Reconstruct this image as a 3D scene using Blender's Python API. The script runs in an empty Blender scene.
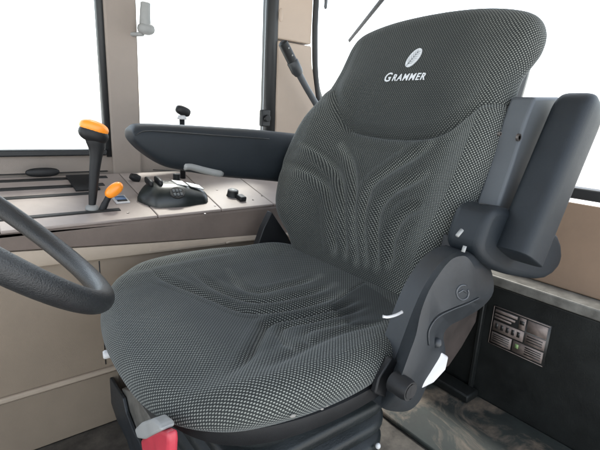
import bpy, bmesh, math, random
from mathutils import Vector, Matrix, Euler, noise
random.seed(4)
R = math.radians
scene = bpy.context.scene
col = scene.collection
world = bpy.data.worlds.new("World"); scene.world = world; world.use_nodes = True

# ------------------------------------------------------------------ camera
CAM = Vector((.656, .687, .352)); YAW, PITCH, ROLL, FPX = R(-128.5), R(14.2), R(2.97), 440.
Fw = Vector((math.cos(PITCH)*math.cos(YAW), math.cos(PITCH)*math.sin(YAW), -math.sin(PITCH)))
Rt = Fw.cross(Vector((0,0,1))).normalized(); Up = Rt.cross(Fw)
R2 = Rt*math.cos(ROLL)+Up*math.sin(ROLL); U2 = -Rt*math.sin(ROLL)+Up*math.cos(ROLL)
cd = bpy.data.cameras.new('camera'); cam = bpy.data.objects.new('camera', cd); col.objects.link(cam)
M3 = Matrix((R2, U2, -Fw)).transposed()
cam.matrix_world = Matrix.Translation(CAM) @ M3.to_4x4()
cd.sensor_width = 36; cd.lens = 36*FPX/600; cd.clip_start = .02; cd.clip_end = 2000
scene.camera = cam
def at(px, py, n, d):
    """photo pixel -> point on the plane n.p = d"""
    n = Vector(n); r = Fw+R2*((px-300)/FPX)-U2*((py-225)/FPX)
    return CAM + r*((d-n.dot(CAM))/n.dot(r))
def atY(px, py, y): return at(px, py, (0,1,0), y)
def atX(px, py, x): return at(px, py, (1,0,0), x)
def atZ(px, py, z): return at(px, py, (0,0,1), z)
def con(px, py, h=0): return at(px, py, (0,.2,1), .02+h)      # console top plane

# ------------------------------------------------------------------ materials
MATS = {}
def mat(name, base, rough=.6, metal=0., bump=0., bscale=300., var=0., vscale=8., spec=.5, coat=0., sheen=0.):
    m = bpy.data.materials.new(name); m.use_nodes = True
    nt = m.node_tree; b = nt.nodes['Principled BSDF']
    b.inputs['Base Color'].default_value = (*base, 1); b.inputs['Roughness'].default_value = rough
    b.inputs['Metallic'].default_value = metal; b.inputs['Specular IOR Level'].default_value = spec
    b.inputs['Coat Weight'].default_value = coat
    b.inputs['Sheen Weight'].default_value = sheen
    tc = nt.nodes.new('ShaderNodeTexCoord')
    if var > 0:
        n = nt.nodes.new('ShaderNodeTexNoise'); n.inputs['Scale'].default_value = vscale
        n.inputs['Detail'].default_value = 8; n.inputs['Roughness'].default_value = .65
        nt.links.new(tc.outputs['Object'], n.inputs['Vector'])
        r = nt.nodes.new('ShaderNodeValToRGB')
        r.color_ramp.elements[0].position = .3; r.color_ramp.elements[1].position = .7
        r.color_ramp.elements[0].color = (*[c*(1-var) for c in base], 1)
        r.color_ramp.elements[1].color = (*[min(1, c*(1+var)) for c in base], 1)
        nt.links.new(n.outputs['Fac'], r.inputs['Fac']); nt.links.new(r.outputs['Color'], b.inputs['Base Color'])
        mr = nt.nodes.new('ShaderNodeMapRange')
        mr.inputs['To Min'].default_value = max(.05, rough-.12); mr.inputs['To Max'].default_value = min(1, rough+.12)
        nt.links.new(n.outputs['Fac'], mr.inputs['Value']); nt.links.new(mr.outputs['Result'], b.inputs['Roughness'])
    if bump > 0:
        n2 = nt.nodes.new('ShaderNodeTexNoise'); n2.inputs['Scale'].default_value = bscale; n2.inputs['Detail'].default_value = 4
        nt.links.new(tc.outputs['Object'], n2.inputs['Vector'])
        bp = nt.nodes.new('ShaderNodeBump'); bp.inputs['Strength'].default_value = bump; bp.inputs['Distance'].default_value = .001
        nt.links.new(n2.outputs['Fac'], bp.inputs['Height']); nt.links.new(bp.outputs['Normal'], b.inputs['Normal'])
    MATS[name] = m
    return m

def fabric():
    m = bpy.data.materials.new('dotted_fabric'); m.use_nodes = True
    nt = m.node_tree; L = nt.links; b = nt.nodes['Principled BSDF']
    def mt(op, a, c=None, d=None):
        n = nt.nodes.new('ShaderNodeMath'); n.operation = op
        for i, v in enumerate((a, c, d)):
            if v is None: continue
            if isinstance(v, (int, float)): n.inputs[i].default_value = v
            else: L.new(v, n.inputs[i])
        return n.outputs[0]
    uv = nt.nodes.new('ShaderNodeUVMap'); uv.uv_map = 'UVMap'
    # a little weave distortion
    nz = nt.nodes.new('ShaderNodeTexNoise'); nz.inputs['Scale'].default_value = 160; L.new(uv.outputs[0], nz.inputs['Vector'])
    ad = nt.nodes.new('ShaderNodeMixRGB'); ad.blend_type = 'ADD'; ad.inputs[0].default_value = .0011
    L.new(uv.outputs[0], ad.inputs[1]); L.new(nz.outputs['Color'], ad.inputs[2])
    sp = nt.nodes.new('ShaderNodeSeparateXYZ'); L.new(ad.outputs[0], sp.inputs[0])
    PU, PV = .0060, .0032
    v = mt('DIVIDE', sp.outputs['Y'], PV); iv = mt('FLOOR', v)
    par = mt('MULTIPLY', mt('FLOORED_MODULO', iv, 2.0), .5)
    u = mt('ADD', mt('DIVIDE', sp.outputs['X'], PU), par)
    fu = mt('SUBTRACT', mt('FRACT', u), .5); fv = mt('SUBTRACT', mt('FRACT', v), .5)
    fu2 = mt('ADD', fu, mt('MULTIPLY', fv, .12))
    d = mt('ADD', mt('POWER', mt('DIVIDE', fu2, .27), 2.0), mt('POWER', mt('DIVIDE', fv, .36), 2.0))
    dot = nt.nodes.new('ShaderNodeMapRange'); dot.inputs['From Min'].default_value = 1.25; dot.inputs['From Max'].default_value = .55
    L.new(d, dot.inputs['Value'])
    at_ = nt.nodes.new('ShaderNodeAttribute'); at_.attribute_name = 'dot'
    nl = nt.nodes.new('ShaderNodeTexNoise'); nl.inputs['Scale'].default_value = 9; nl.inputs['Detail'].default_value = 5
    L.new(uv.outputs[0], nl.inputs['Vector'])
    amp = mt('MULTIPLY', at_.outputs['Fac'], mt('ADD', .35, mt('MULTIPLY', nl.outputs['Fac'], 1.3)))
    # thread scale speckle
    nt2 = nt.nodes.new('ShaderNodeTexNoise'); nt2.inputs['Scale'].default_value = 900; nt2.inputs['Detail'].default_value = 2
    L.new(uv.outputs[0], nt2.inputs['Vector'])
    fac = mt('MULTIPLY', dot.outputs[0], amp)
    fac = mt('MULTIPLY', fac, mt('ADD', .6, mt('MULTIPLY', nt2.outputs['Fac'], .7)))
    mx = nt.nodes.new('ShaderNodeMixRGB'); L.new(fac, mx.inputs[0])
    base = nt.nodes.new('ShaderNodeMixRGB'); L.new(nt2.outputs['Fac'], base.inputs[0])
    base.inputs[1].default_value = (.006, .0075, .0075, 1); base.inputs[2].default_value = (.020, .0235, .0225, 1)
    L.new(base.outputs[0], mx.inputs[1]); mx.inputs[2].default_value = (.20, .21, .19, 1)
    L.new(mx.outputs[0], b.inputs['Base Color'])
    b.inputs['Roughness'].default_value = .82; b.inputs['Specular IOR Level'].default_value = .3
    b.inputs['Sheen Weight'].default_value = .12; b.inputs['Sheen Roughness'].default_value = .45
    b.inputs['Sheen Tint'].default_value = (.9, .96, 1, 1)
    h = mt('ADD', mt('MULTIPLY', dot.outputs[0], -.8), mt('MULTIPLY', nt2.outputs['Fac'], .5))
    bp = nt.nodes.new('ShaderNodeBump'); bp.inputs['Strength'].default_value = .6; bp.inputs['Distance'].default_value = .0008
    L.new(h, bp.inputs['Height']); L.new(bp.outputs['Normal'], b.inputs['Normal'])
    MATS['fabric'] = m
fabric()
mat('black_plastic', (.008,.0085,.0095), .48, spec=.32, bump=.35, bscale=900, var=.25, vscale=12)
mat('bracket_plastic', (.018,.0215,.025), .42, bump=.3, bscale=1200, var=.22, vscale=14)
mat('shell_plastic', (.050,.057,.064), .5, bump=.25, bscale=1000, var=.12, vscale=10)
mat('arm_plastic', (.009,.0125,.016), .52, spec=.32, bump=.4, bscale=1200, var=.2, vscale=9)
mat('grey_plastic', (.22,.225,.22), .55, bump=.2, bscale=900, var=.12, vscale=20)
mat('rubber', (.018,.018,.019), .7, bump=.5, bscale=500, var=.3, vscale=14)
mat('bellows_rubber', (.011,.014,.015), .4, spec=.32, bump=.4, bscale=300, var=.45, vscale=10)
mat('wheel_rubber', (.011,.012,.013), .36, bump=.8, bscale=700, var=.3, vscale=20)
mat('orange', (.88,.27,.015), .4, bump=.1, bscale=300, var=.08, vscale=30, coat=.2)
mat('white_plastic', (.50,.50,.50), .45, var=.08, vscale=30)
mat('red_plastic', (.36,.028,.045), .4, var=.15, vscale=30)
mat('console_top', (.27,.228,.205), .55, bump=.35, bscale=1400, var=.14, vscale=9)
mat('fascia', (.125,.096,.08), .6, bump=.5, bscale=900, var=.18, vscale=10)
mat('ledge', (.33,.27,.21), .6, bump=.4, bscale=900, var=.1, vscale=8)
mat('beige_panel', (.20,.157,.115), .65, bump=.5, bscale=900, var=.1, vscale=4)
mat('pillar_beige', (.22,.186,.16), .6, bump=.5, bscale=900, var=.07, vscale=5)
mat('cream', (.33,.263,.21), .6, bump=.4, bscale=900, var=.06, vscale=5)
mat('seal', (.014,.015,.016), .6, bump=.3, bscale=400)
mat('steel', (.16,.155,.14), .5, metal=.4, var=.45, vscale=20, bump=.3, bscale=200)
mat('worn_edge', (.20,.19,.175), .55, var=.3, vscale=60)
mat('dark_panel', (.007,.008,.0075), .55, spec=.32, bump=.6, bscale=300, var=.5, vscale=14)
mat('wall_brown', (.20,.135,.09), .6, bump=.4, bscale=700, var=.1, vscale=6)
mat('floor_dark', (.085,.075,.062), .8, bump=1., bscale=160, var=.6, vscale=22)
mat('thread', (.50,.52,.54), .5, bump=.6, bscale=1500, var=.12, vscale=400)
mat('thread_dark', (.05,.06,.065), .6)
mat('label_black', (.015,.015,.014), .45)
mat('label_pale', (.17,.135,.12), .55, var=.35, vscale=40)
mat('label_green', (.20,.30,.12), .55)
mat('blue_switch', (.10,.17,.30), .35)
mat('pod', (.008,.011,.0105), .36, var=.2, vscale=30, bump=.1, bscale=600)
mat('silver', (.40,.41,.40), .4, metal=.6, var=.1, vscale=30)
mat('slot', (.010,.010,.010), .7)
mat('screw', (.10,.09,.085), .4, metal=.7)
mat('bronze', (.02,.014,.012), .5, metal=.3, var=.4, vscale=30)
mat('pale_ground', (.72,.69,.64), .9, var=.08, vscale=.5)
mat('mark', (.045,.05,.056), .35)
mat('unseen_roof', (.38,.35,.31), .8, bump=.4, bscale=500)

def mat_plate():
    m = mat('floor_plate', (.024,.029,.026), .68, metal=.15, bump=.5, bscale=90, var=.4, vscale=12)
    nt = m.node_tree; b = nt.nodes['Principled BSDF']; L = nt.links
    src = b.inputs['Base Color'].links[0].from_socket
    tc = nt.nodes.new('ShaderNodeTexCoord')
    mp = nt.nodes.new('ShaderNodeMapping'); mp.inputs['Scale'].default_value = (1, .55, 1); mp.inputs['Rotation'].default_value = (0,0,.6)
    L.new(tc.outputs['Object'], mp.inputs['Vector'])
    n = nt.nodes.new('ShaderNodeTexNoise'); n.inputs['Scale'].default_value = 8; n.inputs['Detail'].default_value = 9; n.inputs['Roughness'].default_value = .68; n.inputs['Distortion'].default_value = 1.2
    L.new(mp.outputs[0], n.inputs['Vector'])
    r = nt.nodes.new('ShaderNodeValToRGB'); r.color_ramp.elements[0].position = .47; r.color_ramp.elements[1].position = .68
    L.new(n.outputs['Fac'], r.inputs['Fac'])
    mx = nt.nodes.new('ShaderNodeMixRGB'); L.new(r.outputs['Color'], mx.inputs[0]); L.new(src, mx.inputs[1])
    mx.inputs[2].default_value = (.20, .155, .115, 1); L.new(mx.outputs[0], b.inputs['Base Color'])
mat_plate()
def mat_glass():
    m = bpy.data.materials.new('glass'); m.use_nodes = True; nt = m.node_tree; nt.nodes.clear()
    o = nt.nodes.new('ShaderNodeOutputMaterial'); t = nt.nodes.new('ShaderNodeBsdfTransparent')
    t.inputs[0].default_value = (.96,.98,.97,1)
    g = nt.nodes.new('ShaderNodeBsdfGlossy'); g.inputs['Roughness'].default_value = .03; g.inputs[0].default_value = (.35,.35,.35,1)
    d = nt.nodes.new('ShaderNodeBsdfTranslucent'); d.inputs[0].default_value = (.9,.9,.9,1)
    fr = nt.nodes.new('ShaderNodeFresnel'); fr.inputs[0].default_value = 1.05
    tc = nt.nodes.new('ShaderNodeTexCoord'); n = nt.nodes.new('ShaderNodeTexNoise'); n.inputs['Scale'].default_value = 6; n.inputs['Detail'].default_value = 6
    nt.links.new(tc.outputs['Object'], n.inputs['Vector'])
    mr = nt.nodes.new('ShaderNodeMapRange'); mr.inputs['To Min'].default_value = .004; mr.inputs['To Max'].default_value = .02
    nt.links.new(n.outputs['Fac'], mr.inputs['Value'])
    m1 = nt.nodes.new('ShaderNodeMixShader'); m2 = nt.nodes.new('ShaderNodeMixShader')
    nt.links.new(mr.outputs[0], m1.inputs[0]); nt.links.new(t.outputs[0], m1.inputs[1]); nt.links.new(d.outputs[0], m1.inputs[2])
    nt.links.new(fr.outputs[0], m2.inputs[0]); nt.links.new(m1.outputs[0], m2.inputs[1]); nt.links.new(g.outputs[0], m2.inputs[2])
    nt.links.new(m2.outputs[0], o.inputs[0]); MATS['glass'] = m
mat_glass()

# ------------------------------------------------------------------ helpers
def thing(name, label, cat, loc, group=None):
    o = bpy.data.objects.new(name, None); col.objects.link(o); o.location = loc; o.empty_display_size = .05
    o['label'] = label; o['category'] = cat
    if group: o['group'] = group
    return o
def chain_loc(p):
    v = Vector((0,0,0))
    while p is not None: v += p.location; p = p.parent
    return v
def build(name, verts, faces, m, parent=None, smooth=True, bevel=0, seg=2, label=None, sub=0, angle=None):
    """world-space vertices; the object's origin sits at their middle"""
    vs = [Vector(v) for v in verts]
    c = sum(vs, Vector())/len(vs)
    me = bpy.data.meshes.new(name); me.from_pydata([v-c for v in vs], [], faces); me.validate()
    bm = bmesh.new(); bm.from_mesh(me); bmesh.ops.recalc_face_normals(bm, faces=bm.faces); bm.to_mesh(me); bm.free()
    me.materials.append(MATS[m] if isinstance(m, str) else m)
    for p in me.polygons: p.use_smooth = smooth
    o = bpy.data.objects.new(name, me); col.objects.link(o)
    o.parent = parent; o.location = c-chain_loc(parent)
    if bevel:
        b = o.modifiers.new('bevel', 'BEVEL'); b.width = bevel; b.segments = seg; b.limit_method = 'ANGLE'; b.angle_limit = R(30)
        b.harden_normals = False
    if sub:
        s = o.modifiers.new('sub', 'SUBSURF'); s.levels = sub; s.render_levels = sub
    if smooth and not sub and (bevel or angle):
        try: me.set_sharp_from_angle(angle=R(angle or 40))
        except Exception: pass
    if label: o['label'] = label
    return o
class MB:
    def __init__(s): s.v = []; s.f = []
    def add(s, v, f):
        k = len(s.v); s.v += [Vector(x) for x in v]; s.f += [tuple(i+k for i in q) for q in f]
    def box(s, a, b):
        x0,y0,z0 = a; x1,y1,z1 = b
        s.add([(x0,y0,z0),(x1,y0,z0),(x1,y1,z0),(x0,y1,z0),(x0,y0,z1),(x1,y0,z1),(x1,y1,z1),(x0,y1,z1)],
              [(0,3,2,1),(4,5,6,7),(0,1,5,4),(1,2,6,5),(2,3,7,6),(3,0,4,7)])
    def slab(s, quad, n, t):
        """quad (any polygon) of points, thickened by t along n"""
        n = Vector(n).normalized(); k = len(quad)
        a = [Vector(p) for p in quad]; b = [p+n*t for p in a]
        s.add(a+b, [tuple(range(k))[::-1], tuple(range(k, 2*k))]+[(i,(i+1)%k,(i+1)%k+k,i+k) for i in range(k)])
    def loft(s, loops, cap=True):
        n = len(loops[0]); v = [p for l in loops for p in l]; f = []
        for j in range(len(loops)-1):
            for i in range(n): f.append((j*n+i, j*n+(i+1)%n, (j+1)*n+(i+1)%n, (j+1)*n+i))
        if cap: f.append(tuple(range(n))[::-1]); f.append(tuple(range((len(loops)-1)*n, len(loops)*n)))
        s.add(v, f)
    def tube(s, pts, rad, n=20, cap=True, closed=False, flat=1.0):
        pts = [Vector(p) for p in pts]
        if not hasattr(rad, '__len__'): rad = [rad]*len(pts)
        loops = []; ref = None; K = len(pts); rad = list(rad)
        if len(rad) != K:
            rr_ = rad; rad = []
            for i in range(K):
                u = i/(K-1)*(len(rr_)-1); a = int(u); rad.append(rr_[a]+(rr_[min(a+1, len(rr_)-1)]-rr_[a])*(u-a))
        for i, p in enumerate(pts):
            if closed: t = pts[(i+1)%K]-pts[i-1]
            else: t = pts[min(i+1, K-1)]-pts[max(i-1, 0)]
            if t.length < 1e-9: t = Vector((0,0,1))
            t.normalize()
            if ref is None: ref = Vector((0,0,1)) if abs(t.z) < .9 else Vector((1,0,0))
            u = (ref-t*ref.dot(t)).normalized(); w = t.cross(u); ref = u
            loops.append([p+(u*math.cos(a)+w*math.sin(a)*flat)*rad[i] for a in [2*math.pi*k/n for k in range(n)]])
        if closed:
            v = [p for l in loops for p in l]; f = []
            for j in range(K):
                for i in range(n): f.append((j*n+i, j*n+(i+1)%n, ((j+1)%K)*n+(i+1)%n, ((j+1)%K)*n+i))
            s.add(v, f)
        else: s.loft(loops, cap)
    def ellipsoid(s, c, axes, n=24, m=14, pw=1.0):
        """axes: three vectors"""
        c = Vector(c); A = [Vector(a) for a in axes]; k0 = len(s.v); v = []; f = []
        for j in range(m+1):
            ph = math.pi*j/m
            for i in range(n):
                th = 2*math.pi*i/n
                x, y, z = math.sin(ph)*math.cos(th), math.sin(ph)*math.sin(th), math.cos(ph)
                if pw != 1: x, y, z = [math.copysign(abs(q)**pw, q) for q in (x, y, z)]
                v.append(c+A[0]*x+A[1]*y+A[2]*z)
        for j in range(m):
            for i in range(n): f.append((j*n+i, j*n+(i+1)%n, (j+1)*n+(i+1)%n, (j+1)*n+i))
        s.add(v, f)
    def build(s, name, m, parent=None, **k):
        o = build(name, s.v, s.f, m, parent, **k)
        return o
def cyl(name, a, b, r, m, parent, r2=None, n=32, bevel=0, **k):
    q = MB(); q.tube([a, b], [r, r if r2 is None else r2], n=n)
    return q.build(name, m, parent, bevel=bevel, angle=45, **k)
def catmull(P, per=8, closed=False):
    P = [Vector(p) for p in P]; out = []; n = len(P); rng = n if closed else n-1
    for i in range(rng):
        p0 = P[(i-1) % n] if closed else P[max(i-1,0)]; p1 = P[i]; p2 = P[(i+1) % n]; p3 = P[(i+2) % n] if closed else P[min(i+2,n-1)]
        for j in range(per):
            t = j/per
            out.append(.5*((2*p1)+(p2-p0)*t+(2*p0-5*p1+4*p2-p3)*t*t+(3*p1-p0-3*p2+p3)*t**3))
    if not closed: out.append(P[-1])
    return out
def resample(P, N):
    L = [0]; n = len(P)
    for i in range(n): L.append(L[-1]+(P[(i+1)%n]-P[i]).length)
    out = []; j = 0
    for k in range(N):
        s = L[-1]*k/N
        while L[j+1] < s: j += 1
        out.append(P[j].lerp(P[(j+1)%n], (s-L[j])/max(1e-9, L[j+1]-L[j])))
    return out
def sst(a, b, x):
    t = max(0, min(1, (x-a)/(b-a))); return t*t*(3-2*t)
BB = {}
def segdist(p, poly):
    k_ = id(poly)
    if k_ not in BB: BB[k_] = (min(q[0] for q in poly)-.045, max(q[0] for q in poly)+.045, min(q[1] for q in poly)-.045, max(q[1] for q in poly)+.045)
    b_ = BB[k_]
    if not (b_[0] < p[0] < b_[1] and b_[2] < p[1] < b_[3]): return 9., 0
    best = 9.; bt = 0; n = len(poly)-1; px, py = p
    for i in range(n):
        ax, ay = poly[i][0], poly[i][1]; dx, dy = poly[i+1][0]-ax, poly[i+1][1]-ay
        t = max(0, min(1, ((px-ax)*dx+(py-ay)*dy)/(dx*dx+dy*dy+1e-12)))
        d = math.hypot(px-ax-dx*t, py-ay-dy*t)
        if d < best: best = d; bt = (i+t)/n
    return best, bt

# ------------------------------------------------------------------ padded, upholstered slab
def pad(name, outline, centre, hfun, dotf, tf, r, side, m, parent, N=420, K=110, KR=12, KS=8, pexp=2.0, **kw):
    """outline: local 2D points; hfun(x,y) the surface height; tf maps (x,y,h) to the world; r edge radius"""
    P = resample(catmull([(a, b, 0) for a, b in outline], 12, True), N)
    area = sum(P[i].x*P[(i+1)%N].y-P[(i+1)%N].x*P[i].y for i in range(N))
    if area < 0: P.reverse()
    nrm = []
    for i in range(N):
        t = P[(i+1)%N]-P[i-1]; nrm.append(Vector((t.y, -t.x, 0)).normalized())
    hr = [hfun((P[i]-nrm[i]*r).x, (P[i]-nrm[i]*r).y) for i in range(N)]; dr_ = [dotf((P[i]-nrm[i]*r).x, (P[i]-nrm[i]*r).y) for i in range(N)]
    c = Vector((centre[0], centre[1], 0)); V = [tf(c.x, c.y, hfun(c.x, c.y))]; UV = [(c.x, c.y)]; D = [dotf(c.x, c.y)]
    rows = 0
    for k in range(1, K+1):
        rho = (k/K)
        for i in range(N):
            q = c.lerp(P[i]-nrm[i]*r, rho); V.append(tf(q.x, q.y, hfun(q.x, q.y))); UV.append((q.x, q.y)); D.append(dotf(q.x, q.y))
        rows += 1
    for k in range(1, KR+1):
        a = k/KR*math.pi/2
        for i in range(N):
            b = P[i]-nrm[i]*r; q = b+nrm[i]*r*math.sin(a)**(2/pexp); h = hr[i]-r*(1-max(0,math.cos(a))**(2/pexp))
            uvq = b+nrm[i]*r*a; V.append(tf(q.x, q.y, h)); UV.append((uvq.x, uvq.y)); D.append(dr_[i])
        rows += 1
    for k in range(1, KS+1):
        t = k/KS
        for i in range(N):
            b = P[i]-nrm[i]*r; h = hr[i]-r; hb = -side if side > 0 else h
            q = P[i]-nrm[i]*(.022*t*t); hh = h+(min(hb, h-.002)-h)*t
            uvq = b+nrm[i]*(r*math.pi/2+(h-hh)); V.append(tf(q.x, q.y, hh)); UV.append((uvq.x, uvq.y)); D.append(dr_[i])
        rows += 1
    F = [(0, 1+i, 1+(i+1)%N) for i in range(N)]
    for k in range(rows-1):
        a = 1+k*N
        for i in range(N): F.append((a+i, a+N+i, a+N+(i+1)%N, a+(i+1)%N))
    # back side
    kc = len(V); bl = V[-N:]; V.append(sum(bl, Vector())/N); UV.append((c.x, c.y)); D.append(0)
    a = 1+(rows-1)*N
    F += [(a+i, kc, a+(i+1)%N) for i in range(N)]
    cc = sum(V, Vector())/len(V)
    me = bpy.data.meshes.new(name); me.from_pydata([v-cc for v in V], [], F)
    uvl = me.uv_layers.new(name='UVMap')
    for lp in me.loops: uvl.data[lp.index].uv = UV[lp.vertex_index]
    atr = me.attributes.new('dot', 'FLOAT', 'POINT')
    for i, d in enumerate(D): atr.data[i].value = d
    bm = bmesh.new(); bm.from_mesh(me); bmesh.ops.recalc_face_normals(bm, faces=bm.faces); bm.to_mesh(me); bm.free()
    for p in me.polygons: p.use_smooth = True
    me.materials.append(MATS[m])
    o = bpy.data.objects.new(name, me); col.objects.link(o); o.parent = parent; o.location = cc-chain_loc(parent)
    return o

# ================================================================== THE SEAT
seat = thing('operator_chair', 'black tractor seat with dotted fabric cushion and backrest on rubber bellows', 'chair', (.2, 0, -.45))

# ---- cushion
CG = []
for pix, dep, w in (([(141,267),(170,278),(215,292),(245,302),(275,302),(310,297),(345,291)], .0088, .0095),
                    ([(188,268),(210,278),(240,290),(265,293),(300,289),(335,284)], .0078, .009),
                    ([(228,266),(240,278),(258,284),(290,280),(320,276)], .0055, .009),
                    ([(226,378),(250,352),(261,328),(270,314),(300,309),(335,303),(362,297)], .0095, .0085),
                    ([(296,349),(286,340),(281,326),(288,318),(318,314),(350,308),(372,303)], .0058, .0080),
                    ([(318,341),(308,337),(305,330),(312,325),(335,321),(362,315)], .0045, .0080)):
    g_ = [atZ(a, b, 0) for a, b in pix]
    CG.append((catmull([(q.x, q.y, 0) for q in g_], 5), dep, w))
CG.append((catmull([(.36,.235,0),(.28,.218,0),(.21,.205,0),(.15,.206,0),(.08,.225,0)], 5), .006, .012))
CG.append((catmull([(.41,-.235,0),(.30,-.245,0),(.2,-.25,0),(.1,-.25,0)], 5), .004, .012))
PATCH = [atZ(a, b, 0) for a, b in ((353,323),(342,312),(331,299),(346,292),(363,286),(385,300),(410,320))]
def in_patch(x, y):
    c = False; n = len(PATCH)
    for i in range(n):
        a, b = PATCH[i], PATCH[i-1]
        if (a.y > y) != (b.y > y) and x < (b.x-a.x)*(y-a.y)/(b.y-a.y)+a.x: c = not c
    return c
PLINE = [(q.x, q.y) for q in PATCH[:5]]
def cush_h(x, y):
    h = .014*sst(.17, .27, abs(y-.0))-.010*sst(.0, .2, x)*(1-sst(.25, .36, x))*(1-sst(.08,.2,abs(y)))
    h -= .020*sst(.34, .5, x)**1.3
    h += .018*sst(.10, -.05, x)
    for g, dep, w in CG:
        d, t = segdist((x, y), g)
        if d < w*3.2:
            e = sst(0, .22, t)*sst(1, .82, t)
            h -= dep*e*math.exp(-(d/w)**2)
            h += dep*.16*e*math.exp(-((d-w*2.1)/(w*1.1))**2)
    h += .0012*noise.noise(Vector((x*9, y*9, 1.3)))
    h -= .003*math.exp(-(segdist((x, y), PLINE)[0]/.0035)**2)
    return h
def cush_d(x, y):  # dot strength by zone: glare on the turned bolsters put into the colour
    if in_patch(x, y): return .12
    e = max(sst(.13, .25, abs(y-.01)), sst(.33, .44, x)*.9)
    d = .50+.5*e
    if y > .17: d = min(1.15, d+.2*sst(.17,.26,y))
    for g, dep, w in CG[:6]:
        dd, t = segdist((x, y), g)
        if dd < w*2: d = max(d, .95*(1-dd/(w*2))+.35)
    return d
C_OUT = [(-.06,-.15),(-.055,-.21),(-.01,-.262),(.06,-.292),(.16,-.312),(.26,-.316),(.35,-.296),(.42,-.245),(.462,-.17),(.482,-.08),(.490,.02),(.488,.12),
         (.474,.185),(.448,.236),(.405,.272),(.335,.294),(.25,.302),(.16,.296),(.08,.275),(.02,.245),(-.03,.21),(-.055,.16),(-.06,.05),(-.06,-.05)]
cushion = pad('seat_cushion', C_OUT, (.2, 0), cush_h, cush_d, lambda x, y, h: Vector((x, y, h-.006)), .036, .058, 'fabric', seat, pexp=2.2)
cushion['label'] = 'wide cushion of black dotted fabric with moulded creases'

# ---- backrest
S_ = math.hypot(1, .36); QD = Vector((-.36, 0, 1))/S_; ND = Vector((1, 0, .36))/S_
def bt(y, q, h):
    return QD*q+ND*(h-.015)+Vector((0, y+.05*q+.004, 0))
WQ = [(-.03,.165),(.0,.205),(.05,.238),(.10,.266),(.16,.286),(.24,.298),(.32,.290),(.38,.270),(.43,.258),(.48,.252),(.53,.246),(.57,.237),(.598,.208),(.615,.14),(.622,.05)]
NEAR = lambda q: .95-.12*sst(.02,.12,q)+.075*sst(.27,.40,q)+.10*sst(.47,.545,q)
FAR = lambda q: 1+.065*sst(.03,.12,q)*(1-.6*sst(.45,.58,q))
B_OUT = [(-w*FAR(q), q) for q, w in WQ]+[(w*NEAR(q), q) for q, w in WQ[::-1]]
B_OUT += [(.1,-.045),(0,-.048),(-.1,-.045)]
def back_base(y, q):
    bol = sst(.13, .245, abs(y))
    h = .052*bol*sst(.0, .14, q)*(1-sst(.34, .50, q))
    h += .018*sst(.36, .50, q)*(1-.6*(abs(y)/.26)**2)
    return h+.012*math.exp(-((q-.13)/.09)**2)*(1-bol)
def on_back(px, py):
    h = .02
    for _ in range(25):
        p_ = at(px, py, ND, h-.015); q = p_.dot(QD); y = p_.y-.05*q-.004; h = .6*h+.4*back_base(y, q)
    return (y, q, 0)
SEAM = catmull([on_back(a, b) for a, b in [(334,50),(333,75),(335,98),(341,120),(355,132),(385,138),(420,139),(441,134),(460,122),(477,108),(492,94),(507,78),(521,61)]], 6)
BG = []
for pix, dep, w in (([(284,166),(300,170),(318,180),(328,194),(331,212),(332,232),(335,252)], .0105, .0115),
                    ([(299,143),(315,152),(330,165),(340,182),(342,202),(343,228),(346,256)], .0095, .0100),
                    ([(341,146),(351,163),(354,185),(353,210),(354,238),(357,263)], .0075, .0095),
                    ([(432,144),(412,157),(390,170),(372,184),(364,205),(363,232),(367,264)], .0080, .0100),
                    ([(428,174),(410,182),(393,191),(380,206),(375,228),(377,268)], .0098, .0105),
                    ([(424,206),(409,211),(398,222),(391,240),(389,266)], .0100, .0110)):
    BG.append((catmull([on_back(a, b) for a, b in pix], 5), dep, w))
def in_head(y, q):
    if y < SEAM[0].x or y > SEAM[-1].x: return (q-.50) if abs(y) > .2 else -1
    best = 9; s = 0
    for i in range(len(SEAM)-1):
        if (SEAM[i].x <= y <= SEAM[i+1].x): return q-(SEAM[i].y+(SEAM[i+1].y-SEAM[i].y)*(y-SEAM[i].x)/max(1e-6, SEAM[i+1].x-SEAM[i].x))
    return -1
def back_h(y, q):
    bol = sst(.13, .245, abs(y))
    h = .052*bol*sst(.0, .14, q)*(1-sst(.34, .50, q))
    h += .018*sst(.36, .50, q)*(1-.6*(abs(y)/.26)**2)
    h += .012*math.exp(-((q-.13)/.09)**2)*(1-bol)
    d, t = segdist((y, q), SEAM)
    h -= .0065*math.exp(-(d/.0042)**2)*(1-.9*sst(.19,.235,-y))
    ih = in_head(y, q)
    if ih > 0: h += .009*sst(0, .03, min(ih, d))*(1-.9*sst(.19,.24,-y))
    h += .004*math.exp(-((d-.014)/.012)**2)*(1 if ih <= 0 else 0)
    for g, dep, w in BG:
        d, t = segdist((y, q), g)
        if d < w*3.2:
            e = min(1, t*6)*min(1, (1-t)*10)
            h -= dep*e*math.exp(-(d/w)**2)
            h += dep*.45*e*math.exp(-((d-w*2.0)/(w*1.1))**2)
    h += .0015*noise.noise(Vector((y*8, q*8, 4.3)))
    return h
def back_d(y, q):
    if in_head(y, q) > 0: return .24+.76*sst(.07, .25, y)+.2*sst(.12,.22,-y)
    d = .42+.25*sst(.12, .25, -y)+.85*sst(.09, .2, y)
    for g, dep, w in BG:
        dd, t = segdist((y, q), g)
        if dd < w*1.7: d = max(d, .95*(1-dd/(w*1.7))+.35)
    return d
backrest = pad('backrest', B_OUT, (0, .29), back_h, back_d, bt, .040, .055, 'fabric', seat, N=460, K=130, pexp=2.2)
backrest['label'] = 'tall backrest of black dotted fabric with curved seam below its head panel'

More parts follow.
